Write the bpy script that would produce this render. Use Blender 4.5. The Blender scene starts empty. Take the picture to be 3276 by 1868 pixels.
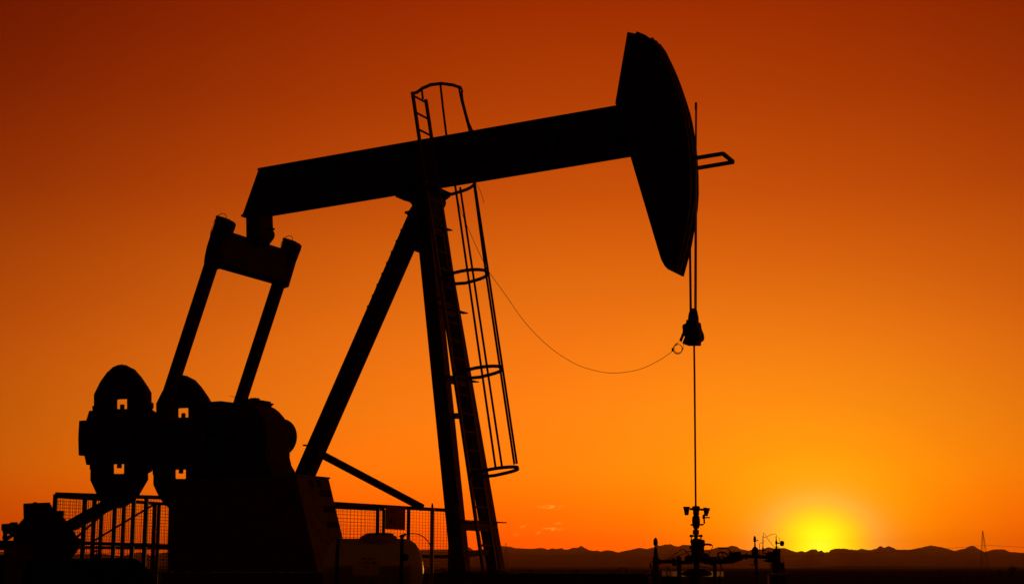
import bpy, bmesh, math, random
from mathutils import Vector, noise
random.seed(7)
S = bpy.context.scene
COL = S.collection
R = math.radians

# ---------------------------------------------------------------- camera / survey helpers
F, CX, CY, HOR, EYE = 5000.0, 1638.0, 934.0, 1815.0, 1.2
TH = math.atan((HOR - CY) / F)
UPV = Vector((0, -math.sin(TH), math.cos(TH)))
FWD = Vector((0, math.cos(TH), math.sin(TH)))
EYEV = Vector((0, 0, EYE))
def ray(px, py):
    return FWD + Vector((1, 0, 0)) * ((px - CX) / F) + UPV * ((CY - py) / F)
def atY(px, py, Y):                       # point of the place seen at that bearing, Y metres out
    d = ray(px, py)
    return EYEV + d * (Y / d.y)
ANG = R(25.7)
L = Vector((math.cos(ANG), -math.sin(ANG), 0))    # along the pumping unit, towards the well
N = Vector((math.sin(ANG), math.cos(ANG), 0))     # across the unit, away from the camera
M = atY(1410, 620, 25.0)
Z = Vector((0, 0, 1))
def atw(px, py, w):                       # point in the unit's vertical plane at lateral offset w
    d = ray(px, py)
    t = ((M + N * w) - EYEV).dot(N) / d.dot(N)
    return EYEV + d * t
def uz(px, py, w):
    p = atw(px, py, w)
    return ((p - M).dot(L), p.z)
def pos(u, w, z):
    p = M + L * u + N * w
    return Vector((p.x, p.y, z))

# ---------------------------------------------------------------- mesh builder
class MB:
    def __init__(self):
        self.bm = bmesh.new()
    def loops(self, a, b, cap=True):
        bm = self.bm
        va = [bm.verts.new(p) for p in a]
        vb = [bm.verts.new(p) for p in b]
        n = len(a)
        for i in range(n):
            bm.faces.new((va[i], va[(i + 1) % n], vb[(i + 1) % n], vb[i]))
        if cap:
            bm.faces.new(va); bm.faces.new(list(reversed(vb)))
        return self
    def side(self, pts, w0, w1):          # side profile given in (u, z), between two lateral offsets
        return self.loops([pos(u, w0, z) for u, z in pts], [pos(u, w1, z) for u, z in pts])
    def box(self, c, ax, ay, az):
        c = Vector(c)
        q = [(-1, -1), (1, -1), (1, 1), (-1, 1)]
        return self.loops([c + ax * i + ay * j - az for i, j in q], [c + ax * i + ay * j + az for i, j in q])
    def bar(self, p, q, r, r2=None):      # rectangular bar
        p, q = Vector(p), Vector(q)
        d = (q - p).normalized()
        s = d.cross(Z)
        if s.length < .05: s = Vector((1, 0, 0))
        s.normalize(); t = s.cross(d)
        return self.box((p + q) / 2, s * r, t * (r2 or r), (q - p) / 2)
    def tube(self, path, r, n=8):
        path = [Vector(p) for p in path]
        bm = self.bm
        rings = []
        for i, p in enumerate(path):
            d = (path[min(i + 1, len(path) - 1)] - path[max(i - 1, 0)]).normalized()
            a = Z if abs(d.z) < .9 else Vector((1, 0, 0))
            s = d.cross(a).normalized(); t = s.cross(d)
            rr = r[i] if isinstance(r, (list, tuple)) else r
            rings.append([bm.verts.new(p + s * (rr * math.cos(2 * math.pi * k / n)) + t * (rr * math.sin(2 * math.pi * k / n))) for k in range(n)])
        for a, b in zip(rings, rings[1:]):
            for k in range(n):
                bm.faces.new((a[k], a[(k + 1) % n], b[(k + 1) % n], b[k]))
        bm.faces.new(list(reversed(rings[0]))); bm.faces.new(rings[-1])
        return self
    def lathe(self, c, axis, prof, n=20):  # prof: (distance along axis, radius)
        c = Vector(c); d = Vector(axis).normalized()
        a = Z if abs(d.z) < .9 else Vector((1, 0, 0))
        s = d.cross(a).normalized(); t = s.cross(d)
        bm = self.bm
        rings = [[bm.verts.new(c + d * h + s * (max(r, .0005) * math.cos(2 * math.pi * k / n)) + t * (max(r, .0005) * math.sin(2 * math.pi * k / n))) for k in range(n)] for h, r in prof]
        for p, q in zip(rings, rings[1:]):
            for k in range(n):
                bm.faces.new((p[k], p[(k + 1) % n], q[(k + 1) % n], q[k]))
        bm.faces.new(list(reversed(rings[0]))); bm.faces.new(rings[-1])
        return self
    def ibeam(self, p, q, fdir, depth, width, tf=.018, tw=.014):   # fdir: flange normal
        p, q = Vector(p), Vector(q)
        d = (q - p).normalized()
        f = (fdir - d * fdir.dot(d)).normalized(); s = d.cross(f)
        D, W = depth / 2, width / 2
        sec = [(-D, -W), (-D + tf, -W), (-D + tf, -tw), (D - tf, -tw), (D - tf, -W), (D, -W),
               (D, W), (D - tf, W), (D - tf, tw), (-D + tf, tw), (-D + tf, W), (-D, W)]
        return self.loops([p + f * a + s * b for a, b in sec], [q + f * a + s * b for a, b in sec])

def mk(name, mb, mat, parent=None, smooth=False, bevel=0):
    bm = mb.bm
    bmesh.ops.recalc_face_normals(bm, faces=bm.faces)
    if parent is None:
        xs = [v.co for v in bm.verts]
        base = Vector((sum(v.x for v in xs) / len(xs), sum(v.y for v in xs) / len(xs), min(v.z for v in xs)))
    else:
        p = parent
        while p.parent: p = p.parent
        base = p.location.copy()
    for v in bm.verts: v.co -= base
    me = bpy.data.meshes.new(name)
    bm.to_mesh(me); bm.free()
    me.materials.append(mat)
    if smooth:
        for p in me.polygons: p.use_smooth = True
        try: me.set_sharp_from_angle(angle=R(40))
        except Exception: pass
    o = bpy.data.objects.new(name, me)
    COL.objects.link(o)
    if parent is None: o.location = base
    else: o.parent = parent
    if bevel:
        b = o.modifiers.new('edge_bevel', 'BEVEL'); b.width = bevel; b.segments = 2; b.limit_method = 'ANGLE'; b.angle_limit = R(50)
    return o
def tag(o, label=None, cat=None, group=None, kind=None):
    if label: o['label'] = label
    if cat: o['category'] = cat
    if group: o['group'] = group
    if kind: o['kind'] = kind
    return o
def thing(name, loc, label, cat, group=None):
    o = bpy.data.objects.new(name, None); COL.objects.link(o)
    o.location = loc; o.empty_display_size = .2
    return tag(o, label, cat, group)
def dup(o, parent, off=None):
    c = o.copy(); COL.objects.link(c); c.parent = parent
    if off is not None: c.location = o.location + off
    for ch in list(o.children): dup(ch, c)
    return c

# ---------------------------------------------------------------- materials
def material(name, col, rough=.6, metal=0, var=.35, scale=4, rust=0, rustcol=(.09, .03, .012), bump=.15, spec=.25):
    m = bpy.data.materials.new(name); m.use_nodes = True
    nt = m.node_tree; b = nt.nodes['Principled BSDF']
    tc = nt.nodes.new('ShaderNodeTexCoord')
    n1 = nt.nodes.new('ShaderNodeTexNoise'); n1.inputs['Scale'].default_value = scale; n1.inputs['Detail'].default_value = 8; n1.inputs['Roughness'].default_value = .65
    nt.links.new(tc.outputs['Object'], n1.inputs['Vector'])
    mx = nt.nodes.new('ShaderNodeMix'); mx.data_type = 'RGBA'
    mx.inputs['A'].default_value = (*[c * (1 - var) for c in col], 1)
    mx.inputs['B'].default_value = (*[min(1, c * (1 + var)) for c in col], 1)
    nt.links.new(n1.outputs['Fac'], mx.inputs['Factor'])
    out = mx.outputs['Result']
    if rust:
        n2 = nt.nodes.new('ShaderNodeTexNoise'); n2.inputs['Scale'].default_value = scale * 2.3; n2.inputs['Detail'].default_value = 10
        nt.links.new(tc.outputs['Object'], n2.inputs['Vector'])
        rp = nt.nodes.new('ShaderNodeValToRGB'); rp.color_ramp.elements[0].position = .62 - rust * .25; rp.color_ramp.elements[1].position = .68 - rust * .2
        nt.links.new(n2.outputs['Fac'], rp.inputs['Fac'])
        m2 = nt.nodes.new('ShaderNodeMix'); m2.data_type = 'RGBA'
        nt.links.new(rp.outputs['Color'], m2.inputs['Factor']); nt.links.new(out, m2.inputs['A']); m2.inputs['B'].default_value = (*rustcol, 1)
        out = m2.outputs['Result']
    nt.links.new(out, b.inputs['Base Color'])
    b.inputs['Specular IOR Level'].default_value = spec
    b.inputs['Roughness'].default_value = rough; b.inputs['Metallic'].default_value = metal
    if bump:
        bp = nt.nodes.new('ShaderNodeBump'); bp.inputs['Strength'].default_value = bump; bp.inputs['Distance'].default_value = .01
        nt.links.new(n1.outputs['Fac'], bp.inputs['Height']); nt.links.new(bp.outputs['Normal'], b.inputs['Normal'])
    return m
STEEL = material('dark_painted_steel', (.045, .038, .033), .75, rust=.3, spec=.12)
STEELB = material('weathered_grey_steel', (.16, .125, .095), .6, rust=.4)
IRON = material('cast_iron', (.035, .03, .027), .7, rust=.3)
WIRE = material('galvanised_wire', (.12, .1, .09), .5, .3, bump=0)
ROPE = material('black_wire_rope', (.03, .027, .025), .7, bump=0)
POLISH = material('polished_rod_steel', (.3, .25, .2), .3, .8, bump=0)
VALVE = material('valve_paint', (.075, .05, .04), .5, rust=.3)
POLY = material('white_polyethylene', (.55, .5, .42), .45, var=.12, scale=3, bump=.05)
def translucent(m, col, fac):
    nt = m.node_tree; b = nt.nodes['Principled BSDF']; out = nt.nodes['Material Output']
    t = nt.nodes.new('ShaderNodeBsdfTranslucent'); t.inputs[0].default_value = (*col, 1)
    mx = nt.nodes.new('ShaderNodeMixShader'); mx.inputs[0].default_value = fac
    nt.links.new(b.outputs[0], mx.inputs[1]); nt.links.new(t.outputs[0], mx.inputs[2]); nt.links.new(mx.outputs[0], out.inputs['Surface'])
translucent(POLY, (.85, .72, .5), .52)
SHEET = material('pale_translucent_wrap', (.7, .6, .5), .5, var=.1, bump=.1)
translucent(SHEET, (1, .95, .85), .97)
PLATE = material('pale_label_plate', (.75, .68, .42), .6, var=.2)
PLATED = material('dark_printed_ink', (.06, .05, .04), .6, bump=0)
RUSTY = material('rusty_sheet', (.45, .2, .09), .7, rust=.2, scale=1.5, rustcol=(.2, .07, .03))
MARK = material('faded_orange_marker_paint', (.42, .15, .05), .8, var=.3, spec=.1)
CONC = material('concrete', (.2, .18, .16), .9, scale=6)
GROUND = material('dry_field_soil', (.05, .032, .018), 1, scale=.02, var=.5, bump=0, spec=0)
ROCK = material('mountain_rock', (.07, .055, .04), 1, scale=.002, var=.4, bump=0, spec=0)
LEAF = material('dark_foliage', (.045, .05, .02), .8, bump=0)
BARK = material('bark', (.06, .045, .03), .9, bump=0)
BLACK = material('black_rubber_and_hole_shade', (.02, .02, .02), .8, bump=0)  # also paints the shade inside the pedestal cut-outs
GALV = material('galvanised_ladder_steel', (.17, .145, .12), .5, .2)
LIQ = material('dark_treatment_liquid', (.05, .03, .015), .4, bump=0)
ALU = material('aluminium_cladding', (.55, .5, .42), .4, .6, var=.15)

# ---------------------------------------------------------------- PUMPJACK
base0 = pos(0, 0, 0)
pj = thing('pumpjack', base0, 'huge dark oil pumpjack with raised horse head and caged ladder', 'pumpjack')

# walking beam: I-section, sloped tail
tl, tr = uz(825, 538, -.15), uz(2030, 327, -.15)
bl, br = uz(770, 690, -.15), uz(2060, 496, .15)
b2 = uz(873, 692, .15)
# bottom line through the far-side readings
k = (br[1] - b2[1]) / (br[0] - b2[0])
bl = (bl[0], b2[1] + k * (bl[0] - b2[0]))
def lerp2(a, b, t): return (a[0] + (b[0] - a[0]) * t, a[1] + (b[1] - a[1]) * t)
t = .045
mb = MB().side([tl, tr, lerp2(tr, br, t), lerp2(tl, bl, t)], -.15, .15)
mb.side([bl, br, lerp2(br, tr, t), lerp2(bl, tl, t)], -.15, .15)
mb.side([lerp2(tl, bl, t), lerp2(tr, br, t), lerp2(br, tr, t), lerp2(bl, tl, t)], -.03, .03)
for s in (-1, 1):                              # stiffener plates
    for f in (.004, .2, .42, .5, .62, .8):
        a, b = lerp2(tl, tr, f), lerp2(bl, br, f)
        a, b = lerp2(a, b, t + .002), lerp2(b, a, t + .002)
        du = .012
        mb.side([(a[0] - du, a[1]), (a[0] + du, a[1]), (b[0] + du, b[1]), (b[0] - du, b[1])], .031 * s, .14 * s)
beam = mk('walking_beam', mb, STEEL, pj)

# horse head
HW = .185
hp = [(2007, 103, -1), (2033, 108, -1), (2037, 101, -1), (2064, 112, -1), (2083, 125, -1), (2094, 136, -1),
      (2109, 146, 1), (2126, 170, 1), (2148, 215, 1), (2163, 249, 1), (2176, 283, 1), (2193, 333, 1), (2203, 366, 1), (2210, 395, 1), (2221, 457, 1), (2226, 508, 1),
      (2229, 560, 1), (2230, 620, 1), (2227, 668, 1), (2220, 716, 1), (2209, 778, 1), (2203, 806, 1), (2182, 884, 1),
      (2137, 862, -1), (2126, 851, -1), (2115, 831, -1), (2104, 796, -1), (2017, 503, -1), (1975, 350, -1), (1971, 337, -1), (1968, 331, -1)]
hu = [uz(x, y, s * HW) for x, y, s in hp]
head = mk('horse_head', MB().side(hu, -HW, HW), STEEL, pj, bevel=.01)
cv = hu[6:23]
mb = MB()
inner = []
for i, (u, z) in enumerate(cv):
    a = cv[max(i - 1, 0)]; b = cv[min(i + 1, len(cv) - 1)]
    d = Vector((b[0] - a[0], b[1] - a[1])).normalized()
    nx = Vector((-d.y, d.x))
    if nx.x < 0: nx = -nx
    inner.append((u + nx.x * .003, z + nx.y * .003, u + nx.x * .03, z + nx.y * .03))
for w0, w1 in ((-HW, -HW + .035), (-.03, .03), (HW - .035, HW)):
    mb.side([(a, b) for a, b, c, d in inner] + [(c, d) for a, b, c, d in reversed(inner)], w0, w1)
mk('rope_track', mb, STEELB, head)
mb = MB()
for s in (-1, 1):
    mb.side([uz(2030, 360, -HW), uz(2042, 360, -HW), uz(2150, 845, -HW), uz(2138, 845, -HW)], s * (HW + .002), s * (HW + .02))
    mb.side([uz(2012, 200, -HW), uz(2013, 188, -HW), uz(2140, 235, -HW), uz(2144, 247, -HW)], s * (HW + .002), s * (HW + .02))
mk('stiffener', mb, STEEL, head)
# guard frame sticking out from the head
mb = MB()
g = [atw(2215, 508, -.24), atw(2313, 492, -.24), atw(2346, 519, .24), atw(2215, 541, .24)]
for a, b in zip(g, g[1:]): mb.bar(a, b, .02, .028)
mk('guard_frame', mb, STEEL, head)

# saddle (centre) bearing on the post top
mb = MB().side([uz(1284, 622, -.2), uz(1405, 600, -.2), uz(1403, 612, -.2), uz(1380, 630, -.2), uz(1374, 652, -.2), uz(1320, 660, -.2), uz(1312, 648, -.2), uz(1296, 642, -.2)], -.2, .22)
mb.side([uz(1264, 624, -.16), uz(1290, 620, -.16), uz(1290, 630, -.16), uz(1266, 631, -.16)], -.16, .16)
mb.lathe(pos(*[uz(1352, 628, -.3)[0], -.3, uz(1352, 628, -.3)[1]]), N, [(0, .11), (.03, .13), (.57, .13), (.6, .11)], 20)
mk('saddle_bearing', mb, IRON, pj)
mb = MB().side([uz(1318, 655, -.22), uz(1380, 645, -.22), uz(1380, 700, -.22), uz(1350, 798, -.22), uz(1316, 800, -.22), uz(1262, 780, -.22), uz(1304, 688, -.22), uz(1292, 682, -.22), uz(1293, 676, -.22), uz(1306, 673, -.22)], -.2, .2)
mk('post_cap', mb, STEEL, pj)

# legs
def leg(edge_top, wt, edge_bot, wb, depth, width, face=None):
    (xt, yt), (xb, yb) = edge_top, edge_bot
    p = atw(xt, yt, wt) + L * (depth / 2) + N * (width / 2)
    q = atw(xb, yb, wb) + L * (depth / 2) + N * (width / 2)
    return p, q
mb = MB(); p, q = leg((1329, 690), -.22, (1443, 1832), -.68, .245, .18); mb.ibeam(p, q, L, .245, .18)
near_leg = (p, q)
mk('front_leg', mb, STEELB, pj)
mb = MB(); p, q = leg((1364, 690), .1, (1560, 1832), .50, .235, .17); mb.ibeam(p, q, L, .235, .17)
far_leg = (p, q)
mk('front_leg', mb, STEELB, pj)
for pq in (near_leg, far_leg):
    pass
mb = MB()
rp0 = [uz(1304, 688, -.12), uz(1345, 700, -.12), uz(1303, 799, -.12), uz(981, 1528, -.12), uz(935, 1530, -.12)]
mb.side([rp0[0], rp0[1], rp0[3], rp0[4]], -.12, -.1)
mb.side([rp0[0], rp0[1], rp0[3], rp0[4]], .1, .12)
def strip(a, b, off, w0, w1):
    d = Vector((b[0] - a[0], b[1] - a[1])).normalized(); nx = Vector((-d.y, d.x)) * off
    return MB if False else [(a[0], a[1]), (b[0], b[1]), (b[0] + nx.x, b[1] + nx.y), (a[0] + nx.x, a[1] + nx.y)]
mb.side(strip(rp0[0], rp0[4], .018, 0, 0), -.099, .099)
mb.side(strip(rp0[1], rp0[3], -.018, 0, 0), -.099, .099)
mk('rear_leg', mb, STEEL, pj)
mk('lug', MB().box(atw(978, 1424, -.05), L * .02, N * .06, Z * .012), STEEL, pj)
for i in range(8):
    f = .05 + i * .035
    mk('bolt_head', MB().box(atw(1306 - f * 436, 688 + f * 995, -.06), L * .01, N * .02, Z * .02), STEEL, pj)

# girts between the two front legs
def on(lg, y):
    for i in range(400):
        f = i / 399; p = lg[0].lerp(lg[1], f)
        d = p - EYEV; c = d.dot(FWD); py = CY - F * d.dot(UPV) / c
        if py >= y: return p
    return lg[1]
for y, ext, h in ((722, .1, .03), (982, .16, .05), (1203, .12, .05), (1662, .22, .07)):
    a, b = on(near_leg, y), on(far_leg, y)
    b.z = a.z
    d = (b - a).normalized()
    mb = MB().box((a + b + d * (ext - .05)) / 2 + L * .16, L * .05, Z * .008, d * ((b - a).length / 2 + .07 + ext / 2))
    mb.box((a + b) / 2 + L * .13 - Z * (h + .01), L * .008, Z * h, d * ((b - a).length / 2 + .08))
    mk('girt', mb, STEELB, pj)
mk('girt', MB().bar(atw(1488, 1772, -.55), atw(1556, 1765, .3), .04, .045), STEELB, pj)
mk('girt', MB().bar(atw(1452, 1330, -.5), atw(1474, 1330, -.3), .03, .045), STEELB, pj)
# stay from the rear leg down towards the fence
for o in (-3.8, 6.6):
    mk('stay_brace', MB().bar(atw(1030 - o * .5, 1452 + o, .25), atw(1352 - o * .5, 1622 + o, 2.3), .027, .027), STEEL, pj)

# tail bearing and equalizer
mb = MB().side([uz(787, 680, -.2), uz(830, 672, -.2), uz(832, 735, -.2), uz(828, 758, -.2), uz(815, 775, -.2), uz(795, 775, -.2), uz(788, 757, -.2)], -.2, .2)
mb.lathe(pos(uz(812, 738, -.24)[0], -.24, uz(812, 738, -.24)[1]), N, [(0, .1), (.02, .12), (.46, .12), (.48, .1)], 18)
mb.box(atw(845, 735, .05), L * .19, N * .05, Z * .015)
mk('tail_bearing', mb, IRON, pj)
ec = atw(692, 792, -.94)
mb = MB().box(ec + N * 1.0 - Z * .005, L * .15, N * .985, Z * .3)
mk('equalizer_bar', mb, STEEL, pj, bevel=.015)

pn = [uz(656, 834, -1.02), uz(521, 1249, -1.02), uz(489, 1347, -1.02), uz(514, 1356, -1.02), uz(564, 1201, -1.02), uz(678, 854, -1.02)]
mb = MB().side(pn, -1.02, -.86)
pit = mk('pitman_arm', mb, STEEL, pj)
mb = MB().side([uz(689, 703, -1.03), uz(700, 694, -1.03), uz(716, 697, -1.03), uz(724, 701, -1.03), uz(728, 703, -1.03), uz(735, 711, -1.03), uz(732, 724, -1.03), uz(716, 765, -1.03), uz(690, 852, -1.03), uz(672, 858, -1.03), uz(652, 840, -1.03), uz(655, 820, -1.03), uz(661, 790, -1.03)], -1.03, -.85)
for x, y in ((697, 695), (708, 698), (722, 703), (730, 710)):
    mb.box(atw(x + 4, y + 2, -.94), L * .02, N * .07, Z * .025)
mk('bearing_cap', mb, IRON, pit)
mb = MB().lathe(pos(uz(502, 1350, -1.05)[0], -1.06, uz(502, 1350, -1.05)[1]), N, [(0, .09), (.02, .13), (.24, .13), (.3, .1), (.4, .1)], 20)
mk('wrist_pin', mb, IRON, pit)
# grease hose loop on the near cap
mb = MB().tube([atw(x, y, -1.0) for x, y in ((671, 768), (676, 735), (686, 707), (697, 690), (709, 683), (719, 684), (724, 692), (723, 700))], .006, 6)
mk('grease_hose', mb, ROPE, pit)
pit2 = dup(pit, pj, N * 2.0)

# cranks with counterweights
WN, WD = -.80, .15
def cu(lst, w0=WN, w1=WN + WD):
    return [uz(x, y, w0 if s < 0 else w1) for x, y, s in lst]
arm = cu([(250, 1345, -1), (273, 1343, -1), (282, 1313, -1), (330, 1308, -1), (470, 1306, -1), (510, 1335, -1), (640, 1355, -1), (640, 1440, -1), (540, 1462, -1), (470, 1480, -1), (330, 1484, -1), (273, 1486, -1), (267, 1458, -1), (248.5, 1456, -1), (247, 1400, -1)])
mb = MB().side(arm, WN + .02, WN + WD - .02)
crank = mk('crank_arm', mb, IRON, pj, bevel=.006)
up = cu([(295, 1312, -1), (294, 1299, -1), (299.5, 1297, -1), (299.6, 1261, -1), (320, 1220, -1), (341, 1191, -1), (361, 1173, -1), (376, 1167, -1), (389, 1165, -1), (409, 1170, 1), (433, 1182, 1), (454, 1206, 1), (475, 1237, 1), (485.6, 1256, 1), (486, 1288, 1), (492, 1288, 1), (492.5, 1302, 1), (490, 1309, 1)])
hole = [uz(x, y, WN) for x, y in ((405.5, 1311), (405.5, 1275), (404, 1273), (360, 1275), (358, 1278), (358, 1311))]
mb = MB().side(up + hole, WN, WN + WD)
for x, y in ((384, 1303),):
    mb.box(atw(391, 1303, WN + .08), L * .03, N * .03, Z * .052)
mk('counterweight', mb, IRON, crank, bevel=.008)
lo = cu([(286, 1481, -1), (286, 1501, -1), (288.5, 1502, -1), (288, 1535, -1), (306, 1575, -1), (324, 1603, -1), (345, 1616, -1), (367, 1624, -1), (398, 1622, 1), (431, 1603, 1), (447, 1582, 1), (475, 1534, 1), (475, 1514, 1), (487, 1508, 1), (487, 1481, 1)])
hole = [uz(x, y, WN) for x, y in ((396, 1479), (396, 1513), (394, 1514.5), (350, 1514.5), (347, 1512), (347, 1479))]
mb = MB().side(lo + hole, WN, WN + WD)
mb.box(atw(382, 1486, WN + .08), L * .034, N * .03, Z * .058)
mk('counterweight', mb, IRON, crank, bevel=.008)
# distance between the two cranks from the two readings of the slot
p1 = atw(404, 1290, WN); p2x = 600
lo_, hi_ = 1.0, 2.2
for _ in range(40):
    m_ = (lo_ + hi_) / 2; p = p1 + N * m_; d = p - EYEV
    if CX + F * d.x / d.dot(FWD) < p2x: lo_ = m_
    else: hi_ = m_
crank2 = dup(crank, pj, N * lo_)
CW = lo_

# gearbox
gb = [(628, 1300, -1), (675, 1284, -1), (705, 1282, -1), (747, 1287, -1), (790, 1279, -1)]
gf = [(805, 1278, 1), (866, 1286, 1), (868, 1300, 1), (881, 1307, 1), (894, 1317, 1), (908, 1333, 1), (919, 1350, 1), (926, 1372, 1), (928, 1400, 1), (928, 1465, 1), (934, 1490, 1), (944, 1506, 1), (948, 1530, 1)]
gl = [(628, 1530, -1)]
GW0, GW1 = -.42, .3
pts = [uz(x, y, GW0 if s < 0 else GW1) for x, y, s in gb + gf + gl]
gear = mk('gearbox', MB().side(pts, GW0, GW1), IRON, pj, bevel=.01)
mb = MB().box(pos(uz(815, 1277, 0)[0], 0, uz(815, 1277, 0)[1]), L * .06, N * .06, Z * .02)
mb.box(pos(uz(826, 1284, 0)[0], 0, uz(826, 1284, 0)[1]), L * .12, N * .2, Z * .012)
mk('inspection_cover', mb, IRON, gear)
c = uz(888, 1398, .4)
mb = MB().lathe(pos(c[0], .31, c[1]), N, [(0, .1), (.02, .3), (.04, .325), (.2, .325), (.22, .3), (.24, .1)], 28)
mk('brake_drum', mb, IRON, gear)
c = uz(610, 1395, -.7)
mb = MB().lathe(pos(c[0], WN - .02, c[1]), N, [(0, .1), (.02, .2), (.2, .2), (.22, .12), (CW, .12), (CW + .02, .2), (CW + .22, .2), (CW + .24, .1)], 24)
mk('crank_shaft', mb, IRON, gear)

# pedestal under the gearbox, with a raking front plate
PW0, PW1 = -.52, .47
zt = atw(947, 1522, PW0).z
ptop, pbot = uz(947, 1522, PW0), uz(996, 1735, PW0)
sl = (pbot[0] - ptop[0]) / (ptop[1] - pbot[1])
ul0, ul1 = uz(542, 1530, PW0)[0], uz(536, 1815, PW0)[0]
ZS = uz(1443, 1829, -.68)[1]                  # top of the skid
ped = mk('pedestal', MB().side([(ul0, zt), ptop, (ptop[0] + sl * (ptop[1] - ZS), ZS), (ul1, ZS)], PW0, PW1), STEELB, pj)
mb = MB().side([(ptop[0] - .25, zt + .002), (ptop[0] + .02, zt + .002), (ptop[0] + .02, zt + .03), (ptop[0] - .25, zt + .03)], PW0, PW1 + .01)
mk('top_flange', mb, STEELB, ped)
fd = Vector((L.x * sl, L.y * sl, -1)).normalized()
fn = Vector((L.x, L.y, sl)).normalized()
def onface(wf, h):
    return pos(ptop[0], PW0 + (PW1 - PW0) * wf, zt) + fd * h
for wf, h in ((.8, .26), (.8, .53), (.8, .8)):
    mk('opening_shade', MB().box(onface(wf, h) + fn * .006, N * .17, fd * .055, fn * .004), BLACK, ped)  # raised black plate; its colour stands in for the shade inside a cut-out
for wf in (.42, .66):
    mk('slot_shade', MB().box(onface(wf, .1) + fn * .006, N * .05, fd * .06, fn * .004), BLACK, ped)  # same for the slots: no real hole, its darkness is painted black

# base skid: two long I-beams and cross ties
us0, us1 = uz(520, 1830, -.6)[0], uz(2080, 1832, -.55)[0]
mb = MB()
for w in (-.62, .62):
    mb.ibeam(pos(us0, w, ZS - .16), pos(us1, w, ZS - .16), Z, .3, .24, .025, .012)
for i in range(7):
    u = us0 + .3 + (us1 - us0 - .6) * i / 6
    mb.box(pos(u, 0, ZS - .17), L * .06, N * .6, Z * .1)
for lg in (near_leg, far_leg):
    mb.box(Vector((lg[1].x, lg[1].y, ZS + .004)), L * .24, N * .17, Z * .014)
mk('base_skid', mb, STEELB, pj, bevel=.006)

# ladder with safety cage on the camera side of the beam
lad_top, lad_bot = atw(1319.5, 296, -.74), atw(1546, 1822, -.74)
tdir = (lad_top - lad_bot).normalized()
LADW = .45
odir = (L - tdir * L.dot(tdir)).normalized()
lad = mk('ladder', MB().bar(lad_top, lad_bot, .028, .02), GALV, pj)
lad_cap = atw(1357.5, 312, -.74 + LADW)
mk('rail', MB().bar(lad_top + N * LADW, lad_bot + N * LADW, .028, .02), GALV, lad)
Ln = (lad_top - lad_bot).length
nr = int((Ln - .1) / .292)
for i in range(nr):
    p = lad_top - tdir * (.055 + .292 * i)
    mk('rung', MB().tube([p + N * .02, p + N * (LADW - .02)], .018, 8), GALV, lad)
def raily(y):
    return lad_top.lerp(lad_bot, (y - 296) / (1822 - 296.0))
def hoop(c, reach, rad, name='cage_hoop', full=True):
    mid = c + N * (LADW / 2)
    pts = [c]
    straight = reach - rad
    pts.append(mid - N * rad + odir * (straight * .45))
    for k in range(13):
        a = -math.pi / 2 + math.pi * k / 12
        pts.append(mid + N * (rad * math.sin(a)) + odir * (straight + rad * math.cos(a)))
    pts.append(mid + N * rad + odir * (straight * .45))
    pts.append(c + N * LADW)
    m = MB()
    for a, b in zip(pts, pts[1:]):
        d = (b - a).normalized(); s = d.cross(tdir).normalized()
        m.box((a + b) / 2, s * .006, tdir * .026, (b - a) / 2 + d * .005)
    return mk(name, m, STEEL, lad)
for y in (624, 922, 1228, 1538):
    hoop(raily(y), .70, .36)
m = MB()
top = [(1322, 299, -.74), (1333, 297, -.78), (1352, 283, -.85), (1378, 272, -.86), (1412, 268, -.82), (1450, 273, -.72), (1475, 282, -.58), (1479.5, 291, -.5), (1476, 298, -.48)]
pts = [atw(*a) for a in top]
for a, b in zip(pts, pts[1:]):
    d = (b - a).normalized(); s = d.cross(tdir).normalized()
    m.box((a + b) / 2, s * .008, tdir * .026, (b - a) / 2 + d * .006)
mk('cage_hoop', m, STEEL, lad)
bars = [[(1409, 272, -.82), (1417, 345, -.82), (1428, 433, -.82), (1458, 606, -.82), (1585, 1492, -.82)],
        [(1349, 286, -.3), (1353, 318, -.3)],
        [(1472, 600, -.2), (1605.5, 1490, -.2)],
        [(1477, 298, -.5), (1480, 322, -.5), (1490, 362, -.5), (1499, 394, -.5), (1511, 420, -.5), (1516, 587, -.66), (1556, 884, -.66), (1645.5, 1484, -.66)],
        [(1468, 280, -.6), (1476, 320, -.6), (1502, 418, -.6), (1519, 587, -.4), (1564, 884, -.4), (1653.5, 1482, -.4)]]
for bpts in bars:
    m = MB(); pts = [atw(*a) for a in bpts]
    for a, b in zip(pts, pts[1:]):
        d = (b - a).normalized()
        m.box((a + b) / 2, d.cross(N).normalized() * .017, N * .005, (b - a) / 2 + d * .004)
    mk('cage_bar', m, STEEL, lad)
for y in (640, 980):
    p = raily(y); q = p - L * .3 + N * .1
    mk('bracket', MB().bar(p + N * .05, q, .02, .02), STEELB, lad)

# bridle ropes
for px0, w, r in (((2207, 770), -.1, .018), ((2226, 690), .1, .02)):
    p = atw(px0[0], px0[1], w)
    e = atw(2210 if w < 0 else 2225, 1004, w)
    mk('bridle_rope', MB().tube([p, p.lerp(e, .5), e], r, 8), ROPE, pj)

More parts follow.
